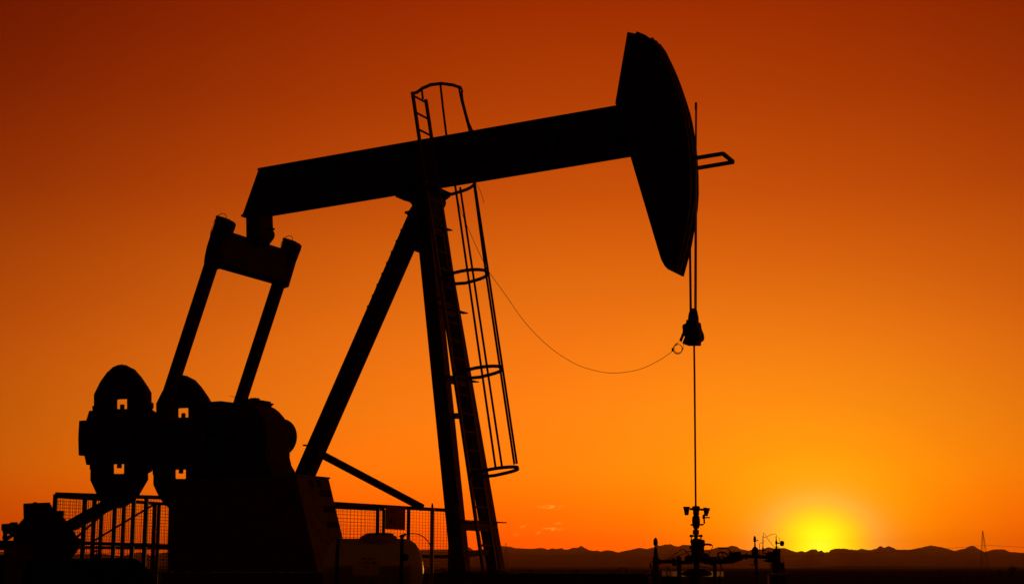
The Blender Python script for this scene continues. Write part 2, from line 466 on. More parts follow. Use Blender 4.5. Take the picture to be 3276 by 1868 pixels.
# ---------------------------------------------------------------- rod string at the well
def tubepx(lst, r, w=0, n=8):
    return MB().tube([atw(x, y, w) for x, y in lst], r, n)
rod = tubepx([(2227, 352), (2226, 500), (2223.5, 1000), (2220.6, 1105), (2222, 1200), (2226, 1640), (2226.5, 1700)], .0145)
rod.tube([atw(2226.6, 329, 0), atw(2226.6, 352, 0)], .019, 8)
tag(mk('polished_rod', rod, POLISH), 'long thin vertical steel rod passing through the hanging clamp into the wellhead', 'rod')
def c5(x, y): return (2080 + x * .158, 950 + y * .158)
cb0 = atw(*c5(880, 970), 0)
cb = thing('carrier_bar', cb0, 'heavy dark rod clamp hanging from ropes below the horse head', 'clamp')
def prof(cf, lst, w): return [uz(*cf(x, y), w) for x, y in lst]
mk('bar_body', MB().side(prof(c5, [(790, 480), (775, 560), (735, 568), (708, 600), (705, 640), (715, 690), (708, 745), (725, 800), (760, 820), (735, 880), (712, 935), (714, 970), (975, 970), (978, 905), (1000, 880), (1035, 860), (1046, 800), (1030, 720), (1000, 650), (985, 600), (980, 540), (967, 500)], 0), -.13, .13), IRON, cb, bevel=.008)
mk('rope_socket', MB().lathe(atw(*c5(826, 295), -.1) - Z * .2, Z, [(0, .05), (.12, .045), (.19, .03), (.2, .025)], 14), IRON, cb, smooth=True)
mk('rope_socket', MB().lathe(atw(*c5(918, 300), .1) - Z * .2, Z, [(0, .05), (.12, .045), (.19, .03), (.2, .025)], 14), IRON, cb, smooth=True)
mk('rod_clamp', MB().lathe(atw(*c5(885, 420), 0) - Z * .1, Z, [(0, .06), (.2, .055), (.24, .03)], 14), IRON, cb)
mk('handle_pin', tubepx([c5(1020, 868), c5(1072, 872)], .011, -.1), STEEL, cb)
mk('handle_pin', tubepx([c5(700, 792), c5(760, 800)], .011, -.12), STEEL, cb)
mk('cable_gland', tubepx([c5(735, 600), c5(700, 680), c5(612, 895)], .021, -.1), IRON, cb)

# instrument cable sweeping back to the ladder cage, with a spare coil
wpts = [(2172, 1094, -.1), (2160, 1102, -.1), (2152, 1122, -.1), (2149, 1125, -.1), (2104, 1155, -.14), (2040, 1183, -.18), (1963, 1193, -.24), (1899, 1184, -.3), (1835, 1161, -.35), (1758, 1110, -.4), (1681, 1033, -.44), (1617, 943, -.48), (1572, 881, -.5), (1549, 843, -.5), (1495, 725, -.55), (1472, 666, -.75), (1466, 640, -.78), (1462, 615, -.8)]
sm = []
for i in range(len(wpts) - 1):
    p0 = Vector(wpts[max(i - 1, 0)]); p1_ = Vector(wpts[i]); p2 = Vector(wpts[i + 1]); p3 = Vector(wpts[min(i + 2, len(wpts) - 1)])
    for k in range(4):
        t = k / 4
        sm.append(.5 * ((2 * p1_) + (p2 - p0) * t + (2 * p0 - 5 * p1_ + 4 * p2 - p3) * t * t + (3 * p1_ - p0 - 3 * p2 + p3) * t ** 3))
sm.append(Vector(wpts[-1]))
cab = thing('instrument_cable', atw(1963, 1193, -.24), 'thin cable sagging from the rod clamp back to the ladder cage', 'cable')
mk('cable_run', MB().tube([atw(*p) for p in sm], .0042, 6), ROPE, cab)
m = MB()
cc = atw(*c5(552, 1048), -.1)
for j, (r, ox, oy) in enumerate(((.072, 0, 0), (.069, .003, .002), (.075, .002, -.004), (.062, .006, .006))):
    m.tube([cc + L * (ox + r * math.cos(2 * math.pi * k / 28)) + Z * (oy + r * math.sin(2 * math.pi * k / 28)) + N * (.008 * j) for k in range(29)], .0036, 6)
m.tube([atw(*c5(x, y), -.1) for x, y in ((618, 905), (660, 930), (682, 985), (668, 1050), (640, 1090))], .003, 6)
m.box(atw(*c5(457, 1065), -.1), L * .014, N * .01, Z * .025)
mk('spare_coil', m, ROPE, cab)
tag(mk('loose_wire', MB().tube([atw(x, y, -.5) for x, y in ((1518, 580), (1529, 596), (1537, 612), (1544, 634), (1548, 649))], .004, 6), ROPE), 'short loose wire end dangling below the beam beside the ladder cage', 'wire')

# ---------------------------------------------------------------- WELLHEAD
YW = atw(2226, 1700, 0).y
def c4(x, y): return (2030 + x * .2116, 1560 + y * .2116)
def K(x, y, dy=0): return atY(*c4(x, y), YW + dy)
SC = .2116 * YW / F * 1.02
def revolve(mb, axx, rows, dy=0, n=18):       # rows: (y, half width) in read-out units, vertical axis
    y0 = rows[0][0]; c = K(axx, y0, dy)
    return mb.lathe(c, Z, [((y0 - y) * SC, hw * SC) for y, hw in rows], n)
def pipe(mb, lst, hw, dy=0, n=10):
    return mb.tube([K(x, y, dy) for x, y in lst], hw * SC, n)
def flange(mb, x, y, hw, th, axis=Vector((1, 0, 0)), dy=0):
    return mb.lathe(K(x, y, dy) - axis * (th * SC), axis, [(0, hw * SC * .92), (th * SC * .3, hw * SC), (th * SC * 1.7, hw * SC), (2 * th * SC, hw * SC * .92)], 18)
X = Vector((1, 0, 0))
wh0 = K(930, 1400); wh0.z = 0
wh = thing('wellhead', wh0, 'dark wellhead tree of stacked valves around the vertical rod', 'wellhead')
m = MB(); revolve(m, 932, [(612, 34), (610, 42), (560, 56), (500, 60), (435, 52), (432, 40)]); mk('pumping_tee', m, VALVE, wh, smooth=True)
m = MB(); revolve(m, 932, [(434, 38), (405, 42), (400, 46), (342, 46), (340, 58), (290, 58), (280, 44), (276, 20)]); mk('stuffing_box', m, VALVE, wh)
m = MB(); pipe(m, [(835, 318), (1045, 328)], 17); mk('cup_arm', m, VALVE, wh)
m = MB(); revolve(m, 788, [(412, 22), (405, 30), (350, 38), (300, 48), (296, 52), (288, 52), (287, 46)]); mk('oil_cup', m, VALVE, wh)
m = MB(); m.lathe(K(1078, 424), (K(1092, 305) - K(1078, 424)), [(0, 20 * SC), (8 * SC, 28 * SC), (65 * SC, 38 * SC), (108 * SC, 48 * SC), (112 * SC, 52 * SC), (120 * SC, 52 * SC)], 18); mk('oil_cup', m, VALVE, wh)
m = MB(); pipe(m, [(985, 556), (1040, 553), (1055, 535), (1052, 470), (1046, 400)], 13); m.box(K(1046, 440), X * 18 * SC, Vector((0, 1, 0)) * 15 * SC, Z * 26 * SC); mk('bleed_pipe', m, VALVE, wh)
m = MB(); pipe(m, [(1040, 447), (1140, 447)], 10); mk('lever', m, VALVE, wh)
m = MB(); pipe(m, [(848, 558), (885, 556)], 14); mk('plug', m, VALVE, wh)
m = MB(); revolve(m, 930, [(800, 26), (710, 28), (708, 46), (642, 46), (640, 28), (605, 28)]); mk('neck', m, VALVE, wh)
m = MB(); m.box(K(930, 725), X * 92 * SC, Vector((0, 1, 0)) * 30 * SC, Z * 13 * SC); m.box(K(935, 778), X * 52 * SC, Vector((0, 1, 0)) * 30 * SC, Z * 12 * SC)
mk('gland_plate', m, VALVE, wh)
for x in (858, 1004):
    m = MB(); pipe(m, [(x, 706), (x, 825)], 9); revolve(m, x, [(742, 20), (738, 24), (712, 24), (706, 16)], n=8); revolve(m, x, [(830, 14), (795, 14)], n=8); mk('gland_bolt', m, VALVE, wh)
m = MB(); revolve(m, 958, [(1075, 70), (1050, 98), (1045, 98), (925, 96), (880, 100), (860, 100), (795, 96), (792, 40)], n=16)
m.box(K(1020, 835), X * 38 * SC, Vector((0, 1, 0)) * 40 * SC, Z * 42 * SC); revolve(m, 862, [(925, 32), (880, 32)], n=8)
mk('blowout_preventer', m, VALVE, wh)
m = MB(); revolve(m, 938, [(1240, 44), (1060, 46)]); revolve(m, 938, [(1130, 90), (1090, 95), (1060, 80)]); mk('casing_spool', m, VALVE, wh)
m = MB(); revolve(m, 940, [(1335, 150), (1320, 215), (1285, 225), (1262, 200), (1240, 160), (1222, 140), (1218, 60)], n=24); mk('base_flange', m, VALVE, wh)
m = MB(); revolve(m, 940, [(1900, 95), (1330, 95)]); mk('casing_pipe', m, VALVE, wh)
m = MB(); pipe(m, [(1050, 858), (1100, 850), (1165, 862)], 16); mk('bleeder_valve', m, VALVE, wh)
m = MB(); pipe(m, [(1160, 858), (1182, 866), (1180, 890), (1130, 980), (1085, 1040)], 6); mk('bleeder_hose', m, ROPE, wh)
m = MB(); revolve(m, 820, [(1105, 50), (1075, 62), (1050, 58), (1020, 30)]); pipe(m, [(700, 1125), (880, 1120)], 28); mk('side_valve', m, VALVE, wh)
m = MB(); revolve(m, 1090, [(1150, 40), (1080, 50), (1020, 34)]); pipe(m, [(980, 1100), (1260, 1110)], 30); revolve(m, 1180, [(1165, 45), (1050, 50)]); mk('wing_valve', m, VALVE, wh)
m = MB(); pipe(m, [(480, 1085), (560, 1035), (700, 935), (742, 928), (775, 950), (840, 1030)], 6, .05); pipe(m, [(520, 1080), (700, 1010), (870, 942)], 6, .1); mk('control_tube', m, ROPE, wh)
m = MB(); pipe(m, [(985, 1190), (1060, 1192), (1135, 1212)], 7, -.1); mk('valve_handle', m, VALVE, wh)

m = MB(); revolve(m, 1228, [(1900, 30), (1130, 30), (1120, 44), (1085, 44)]); mk('support_post', m, VALVE, wh)
m = MB(); pipe(m, [(1290, 1150), (1312, 1180), (1330, 1240), (1300, 1300)], 9, .1); mk('drain_hose', m, ROPE, wh)
m = MB(); revolve(m, 932, [(566, 64), (552, 64)]); mk('tee_collar', m, VALVE, wh)
m = MB(); pipe(m, [(1040, 990), (1110, 1020), (1120, 1060)], 22); mk('elbow', m, VALVE, wh)
rs0 = K(335, 1400); rs0.z = 0
rs = thing('flow_riser', rs0, 'left vertical riser pipe with capped top and side arm beside the wellhead', 'riser pipe')
m = MB(); revolve(m, 335, [(1900, 48), (1240, 48), (1100, 45), (1080, 36), (965, 22), (925, 16), (920, 30), (872, 34), (868, 30), (832, 30), (828, 16), (812, 18), (808, 12)]); mk('riser', m, VALVE, rs)
m = MB(); pipe(m, [(340, 878), (370, 878)], 10); mk('plug', m, VALVE, rs)
m = MB(); pipe(m, [(335, 1112), (690, 1112)], 28); m.lathe(K(380, 1112), X, [(0, 48 * SC), (15 * SC, 34 * SC), (30 * SC, 28 * SC)], 16); revolve(m, 600, [(1180, 28), (1130, 36), (1075, 30)]); mk('side_arm', m, VALVE, rs)
m = MB(); flange(m, 628, 1112, 52, 7); mk('end_flange', m, ALU, rs)
m = MB(); pipe(m, [(300, 1110), (250, 1115), (232, 1150), (245, 1210), (275, 1270)], 8); pipe(m, [(240, 1140), (290, 1240)], 6); mk('bypass_tube', m, ROPE, rs)
m = MB(); revolve(m, 328, [(1335, 88), (1245, 88), (1240, 60)], n=10); mk('base_block', m, VALVE, rs)
m = MB(); revolve(m, 687, [(1900, 34), (1080, 34)]); mk('support_post', m, VALVE, rs)

fl = thing('pale_pipeline', Vector((K(800, 1300, .5).x, YW + .5, 0)), 'pale shiny horizontal pipe low behind the base of the wellhead', 'pipe')
m = MB(); pipe(m, [(405, 1292), (1340, 1300)], 40, .6, 18); mk('pipe_run', m, SHEET, fl, smooth=True)
for x in (480, 545, 1290):
    m = MB(); m.lathe(K(x, 1294, .6) - X * .004, X, [(0, 41.5 * SC), (.008, 41.5 * SC)], 20); mk('pipe_band', m, STEEL, fl)
for x in (520, 960, 1300):
    m = MB(); revolve(m, x, [(1900, 24), (1330, 24)], .6); mk('pipe_support', m, STEEL, fl)
m = MB(); pipe(m, [(492, 1270), (490, 1200), (503, 1185), (518, 1200), (525, 1262)], 6, .5); mk('lifting_loop', m, ROPE, fl)

mf0 = K(1860, 1500); mf0.z = 0
mf = thing('valve_manifold', mf0, 'right hand valve manifold with handwheel and lever next to wellhead', 'valve manifold')
m = MB()
hwc = K(1345, 1040, -.05); hax = (K(1420, 1030) - K(1345, 1040) + Vector((0, -.1, .06))).normalized()
s_ = hax.cross(Z).normalized(); t_ = s_.cross(hax)
HR = 100 * SC
m.tube([hwc + s_ * HR * 1.05 * math.cos(2 * math.pi * k / 28) + t_ * HR * .8 * math.sin(2 * math.pi * k / 28) for k in range(29)], 13 * SC, 8)
for k in range(4):
    a = math.pi * k / 4 * 2
    m.tube([hwc, hwc + s_ * HR * 1.05 * math.cos(a) + t_ * HR * .8 * math.sin(a)], 9 * SC, 6)
mk('handwheel', m, VALVE, mf)
m = MB(); pipe(m, [(1270, 1115), (1420, 1095), (1530, 1080), (1620, 1040)], 42); m.lathe(K(1235, 1120), K(1560, 1070) - K(1235, 1120), [(0, 20 * SC), (20 * SC, 36 * SC), (130 * SC, 44 * SC), (250 * SC, 50 * SC), (330 * SC, 36 * SC)], 16); mk('choke_body', m, VALVE, mf)
m = MB(); pipe(m, [(1266, 913), (1400, 917), (1430, 932), (1470, 990)], 8); m.box(K(1490, 1010), X * 60 * SC, Vector((0, 1, 0)) * 40 * SC, Z * 42 * SC); pipe(m, [(1490, 985), (1520, 955)], 6); mk('lever', m, VALVE, mf)
m = MB(); revolve(m, 1575, [(1090, 40), (1010, 26), (990, 40), (975, 36), (965, 22)]); flange(m, 1600, 1040, 60, 10); mk('valve_bonnet', m, VALVE, mf)
m = MB(); pipe(m, [(1580, 1036), (1830, 1033), (2120, 1058)], 28); flange(m, 1690, 1033, 48, 9); flange(m, 1680, 1033, 36, 14); mk('header_pipe', m, VALVE, mf)
m = MB(); pipe(m, [(1480, 1155), (1492, 1120)], 8); mk('drain_plug', m, VALVE, mf)
m = MB(); revolve(m, 1825, [(1040, 50), (945, 50), (915, 38), (895, 16), (890, 12), (830, 10), (826, 17), (775, 20), (745, 12), (738, 6)]); pipe(m, [(1795, 800), (1862, 793)], 6); m.tube([K(1862 + 8 * math.cos(a * .7), 792 + 8 * math.sin(a * .7)) for a in range(10)], 3 * SC, 6); mk('relief_valve', m, VALVE, mf)
m = MB(); revolve(m, 1862, [(1900, 22), (1040, 22)]); m.box(K(1845, 1276), X * 60 * SC, Vector((0, 1, 0)) * 30 * SC, Z * 8 * SC); mk('support_post', m, VALVE, mf)
m = MB(); pipe(m, [(1830, 1060), (1812, 1090), (1812, 1130), (1840, 1160)], 9); pipe(m, [(1750, 1158), (1850, 1158)], 9); mk('u_bolt', m, VALVE, mf)
m = MB(); pipe(m, [(1892, 1010), (1890, 850), (1900, 832), (1935, 828)], 4); pipe(m, [(1940, 1010), (1941, 895)], 12); pipe(m, [(1941, 895), (1943, 720)], 6); pipe(m, [(1945, 940), (1985, 942)], 7)
pipe(m, [(1943, 720), (1945, 680), (1952, 673), (1972, 700), (2000, 750), (2060, 830), (2128, 915)], 3.4); mk('impulse_tube', m, VALVE, mf)
m = MB(); pipe(m, [(1948, 742), (1972, 746), (2000, 738), (2060, 705), (2110, 693), (2134, 693), (2142, 710), (2146, 800)], 3.4, -.03); mk('impulse_tube', m, VALVE, mf)

tr0 = K(2165, 1500); tr0.z = 0
tx = thing('pressure_transmitter', tr0, 'instrument housing with round dial on a stalk at the right end of the manifold', 'instrument')
m = MB(); revolve(m, 2160, [(1282, 84), (1150, 90), (1130, 60), (1100, 55), (1030, 52), (1000, 56), (945, 56), (938, 40), (932, 12)]); m.box(K(2220, 1205), X * 36 * SC, Vector((0, 1, 0)) * 60 * SC, Z * 72 * SC); mk('housing', m, VALVE, tx)
m = MB(); pipe(m, [(2020, 1058), (2140, 1045)], 50); m.lathe(K(1965, 995), X, [(0, 10 * SC), (50 * SC, 26 * SC), (140 * SC, 34 * SC)], 12); pipe(m, [(2030, 960), (2040, 1000)], 12); m.lathe(K(1955, 1100), X, [(0, 8 * SC), (60 * SC, 22 * SC), (140 * SC, 30 * SC)], 12); mk('valve_body', m, VALVE, tx)
m = MB(); revolve(m, 2146, [(940, 16), (885, 14), (880, 8), (860, 8), (855, 14), (805, 14), (800, 7), (740, 6)]); pipe(m, [(2148, 905), (2178, 900), (2190, 930)], 4); pipe(m, [(2180, 745), (2197, 775), (2194, 810)], 3.4); mk('stalk', m, VALVE, tx)
m = MB(); pipe(m, [(2150, 831), (2212, 831)], 9); m.lathe(K(2203, 834, -.01), Vector((.8, -.55, -.12)), [(0, 12 * SC), (8 * SC, 32 * SC), (14 * SC, 38 * SC), (44 * SC, 38 * SC), (48 * SC, 34 * SC)], 22); mk('dial', m, VALVE, tx)
m = MB(); pipe(m, [(2210, 1040), (2245, 1060), (2258, 1090), (2252, 1260)], 3.6); mk('conduit', m, ROPE, tx); m = MB(); pipe(m, [(2040, 1080), (2052, 1200), (2056, 1290)], 4); mk('conduit', m, ROPE, tx)
m = MB(); m.box(K(2198, 1287), X * 112 * SC, Vector((0, 1, 0)) * 70 * SC, Z * 4 * SC); mk('stand_plate', m, ALU, tx)
m = MB(); m.box(K(2150, 1385), X * 122 * SC, Vector((0, 1, 0)) * 80 * SC, Z * 72 * SC); mk('box', m, VALVE, tx)
m = MB(); revolve(m, 2150, [(1900, 60), (1450, 60)], n=4); mk('stand_post', m, VALVE, tx)

# ---------------------------------------------------------------- PRIME MOVER AND BELT GUARD (left)
YE = atw(150, 1700, -1.3).y
def c0(x, y): return (x * .1978, 1580 + y * .1978)
def E(x, y, dy=0): return atY(*c0(x, y), YE + dy)
def flatp(mb, cf, lst, Y, d0, d1):
    return mb.loops([atY(*cf(x, y), Y + d0) for x, y in lst], [atY(*cf(x, y), Y + d0) + Vector(((d0 - d1) * .3, d1 - d0, 0)) for x, y in lst])
bg0 = E(640, 1400); bg0.z = 0
bg = thing('belt_guard', bg0, 'rounded dark belt housing with a sloping arm rising to the cranks', 'belt guard')
dome = [(215, 700), (240, 620), (290, 490), (385, 385), (470, 325), (560, 285), (700, 268), (850, 268), (940, 300), (1010, 355), (1090, 440), (1150, 520), (1250, 690), (1340, 745), (1240, 940), (1180, 1010), (1100, 1100), (1100, 2400), (230, 2400), (200, 1100)]
m = flatp(MB(), c0, dome, YE, 0, .4); mk('housing', m, STEEL, bg, bevel=.03)
m = MB(); m.box(E(985, 315, .1), X * .05, Vector((0, 1, 0)) * .05, Z * .05); m.bar(E(905, 288, .1), E(985, 292, .1), .012); mk('latch', m, STEEL, bg)
arm_ = [E(1010, 470, .25), E(1640, 118, .25), E(1760, 60, .25), E(2000, 20, .25), E(2000, 120, .25), E(1680, 280, .25), E(1150, 580, .25)]
m = MB().loops(arm_, [p + Vector((.02, .22, 0)) for p in arm_]); mk('guard_arm', m, STEEL, bg)
m = MB(); m.bar(E(1240, 695, .35), E(1700, 290, .35), .016); m.bar(E(1440, 800, .35), E(2480, 170, .5), .016); mk('tie_rod', m, STEEL, bg)
en0 = E(300, 1400); en0.z = 0
en = thing('engine', en0, 'black engine block with boxy air cleaner at the left edge', 'engine')
m = flatp(MB(), c0, [(385, 152), (375, 160), (382, 420), (860, 420), (850, 230), (835, 180), (815, 165), (815, 132), (600, 138), (595, 125), (535, 127), (535, 142), (400, 148)], YE, .45, .95); mk('radiator_top', m, STEEL, en, bevel=.01)
m = flatp(MB(), c0, [(22, 480), (160, 472), (165, 452), (288, 450), (290, 490), (275, 640), (120, 640), (45, 640), (42, 590), (20, 585)], YE, .3, .6); mk('air_cleaner', m, STEEL, en, bevel=.01)
m = MB(); m.tube([E(80, 640, .4), E(80, 760, .4)], .035, 12); m.lathe(E(82, 720, .4), Z, [(0, .05), (.05, .045), (.07, .03)], 12); m.bar(E(110, 720, .4), E(230, 640, .4), .03); mk('intake_pipe', m, STEEL, en)
m = flatp(MB(), c0, [(-300, 745), (215, 745), (235, 900), (-300, 903)], YE, .3, .8); mk('hood', m, STEEL, en, bevel=.01)
m = flatp(MB(), c0, [(-300, 985), (60, 975), (100, 960), (520, 1000), (520, 2400), (-300, 2400)], YE, .25, 1.1); mk('block', m, STEEL, en)
m = flatp(MB(), c0, [(60, 900), (90, 850), (150, 815), (240, 798), (340, 798), (420, 810), (480, 830), (505, 880), (512, 960), (520, 2400), (60, 2400)], YE, -.3, -.02); mk('fan_shroud', m, STEELB, en, bevel=.02)
sk = flatp(MB(), lambda x, y: (x, y), [(60, 1790), (240, 1786), (330, 1784), (400, 1784), (431, 1785), (452, 1798), (474, 1820), (492, 1850), (505, 2080), (60, 2080)], YE, -.3, -.05)
tag(mk('motor_skid', sk, BLACK), 'long dark base with rounded right end in front of the mesh fence', 'machine base')
pst = thing('wheel_stand', Vector((E(1560, 980, .8).x, YE + .8, 0)), 'small round handwheel on a stand behind the mesh near the belt housing', 'handwheel')
m = MB(); hc = E(1560, 985, .8); m.tube([hc + X * .075 * math.cos(k * math.pi / 10) + Z * .075 * math.sin(k * math.pi / 10) for k in range(21)], .016, 8); m.bar(hc - X * .07, hc + X * .07, .008); m.bar(hc - Z * .07, hc + Z * .07, .008); mk('rim', m, STEEL, pst)
m = MB(); m.bar(Vector((hc.x, hc.y + .02, hc.z - .02)), Vector((hc.x, hc.y + .02, 0)), .03); mk('stand', m, STEEL, pst)

# ---------------------------------------------------------------- FENCES
def fence(A, B, zt0, zt1, label, posts, lowrail=(), cell=.06, cellx=None, zb=.75, r=.035, wr=.0024):
    A, B = Vector((A.x, A.y, 0)), Vector((B.x, B.y, 0))
    f = thing('wire_mesh_fence', (A + B) / 2, label, 'fence', 'mesh guard fences around the pumping unit')
    ln = (B - A).length; d = (B - A) / ln
    def P(s, z): q = A + d * s; return Vector((q.x, q.y, z))
    zt = lambda s: zt0 + (zt1 - zt0) * s / ln
    mk('top_rail', MB().bar(P(0, zt0), P(ln, zt1), r * .8, r), STEEL, f)
    for z in lowrail: mk('rail', MB().bar(P(0, z[0]), P(ln, z[1]), r * .8, r * .9), STEEL, f)
    for s in posts: mk('post', MB().bar(P(s * ln, 0), P(s * ln, zt(s * ln)), r, r), STEEL, f)
    m = MB(); cellx = cellx or cell; s = cellx / 2
    nn = d.cross(Z)
    while s < ln:
        jig = random.uniform(-.004, .004)
        m.box(P(s + jig, (zb + zt(s)) / 2) + nn * .004, d * wr, nn * wr, Z * ((zt(s) - zb) / 2)); s += cellx
    z = zb + cell
    while z < max(zt0, zt1):
        jig = random.uniform(-.004, .004)
        e = ln
        z1 = z + (zt1 - zt0)
        m.bar(P(0, z + jig) - nn * .004, P(ln, z1 + jig) - nn * .004, wr); z += cell
    mk('mesh_panel', m, WIRE, f)
    return f
def hz(px, py, Y): return atY(px, py, Y)
D0 = 28.0
a, b = hz(178, 1580, D0), hz(552, 1592, D0 * 1.05)
fence(a, b, a.z, b.z, 'left mesh guard fence whose top rail runs level behind the counterweights', (.0, .245, .5, .66, .77, 1.0), [(hz(178, 1733, D0).z, hz(552, 1745, D0 * 1.05).z)])
a, b = hz(184, 1587, D0 + .12), hz(552, 1613, D0 * 1.13)
fence(a, b, a.z, b.z, 'left mesh guard fence with a falling top rail behind the other left panel', (.3, .36, .55, .83, .87), [(hz(184, 1748, D0).z, hz(552, 1753, D0 * 1.13).z)], r=.03)
a, b = hz(930, 1602, 28.7), hz(1440, 1632, 32.9)
fence(a, b, a.z, b.z, 'right mesh guard fence behind the white tank and front legs', (0, .513, .714, 1.0), [(hz(930, 1778, 28.7).z, hz(1440, 1779, 32.9).z)], cellx=.105)
a, b = hz(930, 1615, 30.3), hz(1228, 1629, 32.6)
fence(a, b, a.z, b.z, 'short right mesh guard fence seen behind the longer right panel', (.0, 1.0), [(hz(930, 1790, 30.3).z, hz(1228, 1790, 32.6).z)], r=.032, cell=.075, cellx=.12)
sgn = MB(); pA, pB = atY(1237, 1617, 31.0), atY(1297, 1621, 31.35)
dd = (pB - pA)
sgn.loops([pA, pB, pB - Z * .45, pA - Z * .45], [p + Vector((-.03, .09, 0)) for p in (pA, pB, pB - Z * .45, pA - Z * .45)])
sg = thing('notice_board', (pA + pB) / 2 - Z * .45, 'rust stained square sheet sign fixed to the right mesh fence', 'sign')
mk('sheet', sgn, RUSTY, sg)
m = MB()
for fx, fz, rr in ((.22, .1, .02), (.38, .1, .02), (.2, .3, .045), (.4, .24, .02), (.4, .34, .025)):
    c = pA.lerp(pB, fx) - Z * fz + Vector((0, -.006, 0)); m.lathe(c, Vector((.03, -.02, 0)).cross(Z) if False else Vector((0, -1, 0)), [(0, rr), (.003, rr * .9)], 12)
mk('dark_spot', m, PLATED, sg)
mp0 = atY(1380, 1860, 24.2); mp0.z = 0
mp = thing('marker_post', mp0, 'orange marker post with a pointed cap standing beside the white tank', 'post')
pt = atY(1383, 1624, 24.2); pb = Vector((mp0.x, mp0.y, 0))
mk('post_shaft', MB().bar(pb, pt, .03, .03), MARK, mp, bevel=.005)
mk('pointed_cap', MB().lathe(pt, Z, [(0, .018), (.05, .016), (.075, .004)], 10), MARK, mp)

# ---------------------------------------------------------------- TANK
YT = 23.6
def ct(x, y): return (1000 + x * .1566, 1640 + y * .1566)
def T(x, y, dy=0): return atY(*ct(x, y), YT + dy)
tsc = .1566 * YT / F
tc = T(1240, 1180); TA = R(-4); ax = Vector((math.cos(TA), -math.sin(TA), 0))
hl = 1015 * tsc; rad = 640 * tsc
tk = thing('chemical_tank', Vector((tc.x, tc.y, 0)), 'translucent white horizontal tank with a raised lid in front of mesh fence', 'tank')
prof_ = [(-hl, rad * .12), (-hl + .02, rad * .4), (-hl + .06, rad * .64), (-hl + .13, rad * .85), (-hl + .2, rad * .95), (-hl + .3, rad), (hl - .3, rad), (hl - .2, rad * .95), (hl - .13, rad * .85), (hl - .06, rad * .64), (hl - .02, rad * .4), (hl, rad * .12)]
mk('vessel', MB().lathe(tc, ax, prof_, 40), POLY, tk, smooth=True)
m = MB(); s_ = ax.cross(Z); zl = T(1240, 1055).z - tc.z
lv = [(rad * .985 * math.cos(a), rad * .985 * math.sin(a)) for a in [math.pi - math.asin(zl / rad) + (math.pi + 2 * math.asin(zl / rad)) * k / 24 for k in range(25)]]
m.loops([tc + ax * (-hl + .2) + (s_ * a + Z * b) * .94 for a, b in lv], [tc + ax * (hl - .2) + (s_ * a + Z * b) * .94 for a, b in lv])
mk('liquid', m, LIQ, tk)
mk('manway', MB().lathe(T(1345, 640), Z, [(0, 390 * tsc), (110 * tsc, 385 * tsc), (150 * tsc, 370 * tsc), (185 * tsc, 300 * tsc)], 32), POLY, tk, smooth=True)
mk('lid', MB().lathe(T(1365, 455), Z, [(-10 * tsc, 290 * tsc), (0, 290 * tsc), (35 * tsc, 280 * tsc), (45 * tsc, 200 * tsc)], 28), STEEL, tk)
for off in (-.52, .42):
    m = MB(); c = tc + ax * off
    s_ = ax.cross(Z)
    pts = [c + s_ * (rad + .006) * math.cos(2 * math.pi * k / 32) + Z * (rad + .006) * math.sin(2 * math.pi * k / 32) for k in range(33)]
    for a, b in zip(pts, pts[1:]): m.bar(a, b, .025, .004) if False else m.box((a + b) / 2, ax * .025, ((a + b) / 2 - c).normalized() * .004, (b - a) / 2 * 1.02)
    mk('strap', m, BLACK, tk)
front = tc - ax.cross(Z) * -1 * 0
fdirv = Vector((-math.sin(TA), -math.cos(TA), 0))
def onT(al, ang):
    return tc + ax * al + fdirv * (rad + .006) * math.cos(ang) + Z * (rad + .006) * math.sin(ang)
def patch(a0, a1, t0, t1, lift=0):
    m = MB(); n = 8
    for i in range(n):
        u0, u1 = t0 + (t1 - t0) * i / n, t0 + (t1 - t0) * (i + 1) / n
        q = [onT(a0, u0), onT(a1, u0), onT(a1, u1), onT(a0, u1)]
        nn = (onT(0, (u0 + u1) / 2) - tc).normalized() * 1.0
        m.loops([p + nn * lift for p in q], [p + nn * (lift + .003) for p in q])
    return m
mk('label_plate', patch(-.29, .09, -.14, .28), PLATE, tk)
mk('label_plate', patch(-.2, .02, .3, .42), PLATE, tk)
m = patch(-.13, -.06, .23, .26, .004)
for args in ((.0, .04, .22, .27), (-.1, -.09, -.02, .15), (-.16, -.1, .36, .4), (-.07, -.04, .34, .38), (-.02, .0, .34, .38)):
    mm = patch(*args, .004)
    me_ = bpy.data.meshes.new('tmp'); mm.bm.to_mesh(me_); m.bm.from_mesh(me_); mm.bm.free()
mk('ink_mark', m, PLATED, tk)
mk('vent_cap', MB().lathe(T(1790, 500), Vector((.6, -.1, .35)), [(0, .03), (.05, .03), (.06, .02), (.1, .018)], 12), STEEL, tk)
mk('bung', MB().lathe(T(1880, 820) + Vector((0, -.62, 0)) * 0 + fdirv * .0, fdirv, [(-.3, .05), (.62, .05)], 12) if False else MB().lathe(onT(.47, .42), (onT(.47, .42) - tc - ax * .47), [(-.02, .05), (.015, .05)], 14), BLACK, tk)
m = MB()
for off in (-.45, .45):
    m.box(Vector((tc.x, tc.y, (tc.z - rad * .6) / 2)) + ax * off, ax * .05, fdirv * rad * .85, Z * ((tc.z - rad * .6) / 2))
mk('cradle', m, STEEL, tk)
hose = [(1790, 495), (1850, 465), (1950, 430), (2050, 418), (2150, 432), (2250, 475), (2330, 545), (2385, 620), (2420, 720), (2430, 900)]
hs = MB().tube([T(x, y, .05) for x, y in hose] + [Vector((T(2435, 900, .1).x, YT + .1, .02))], .007, 8)
tag(mk('vent_hose', hs, ROPE), 'thin hose arching from the white tank over to the marker post', 'hose')

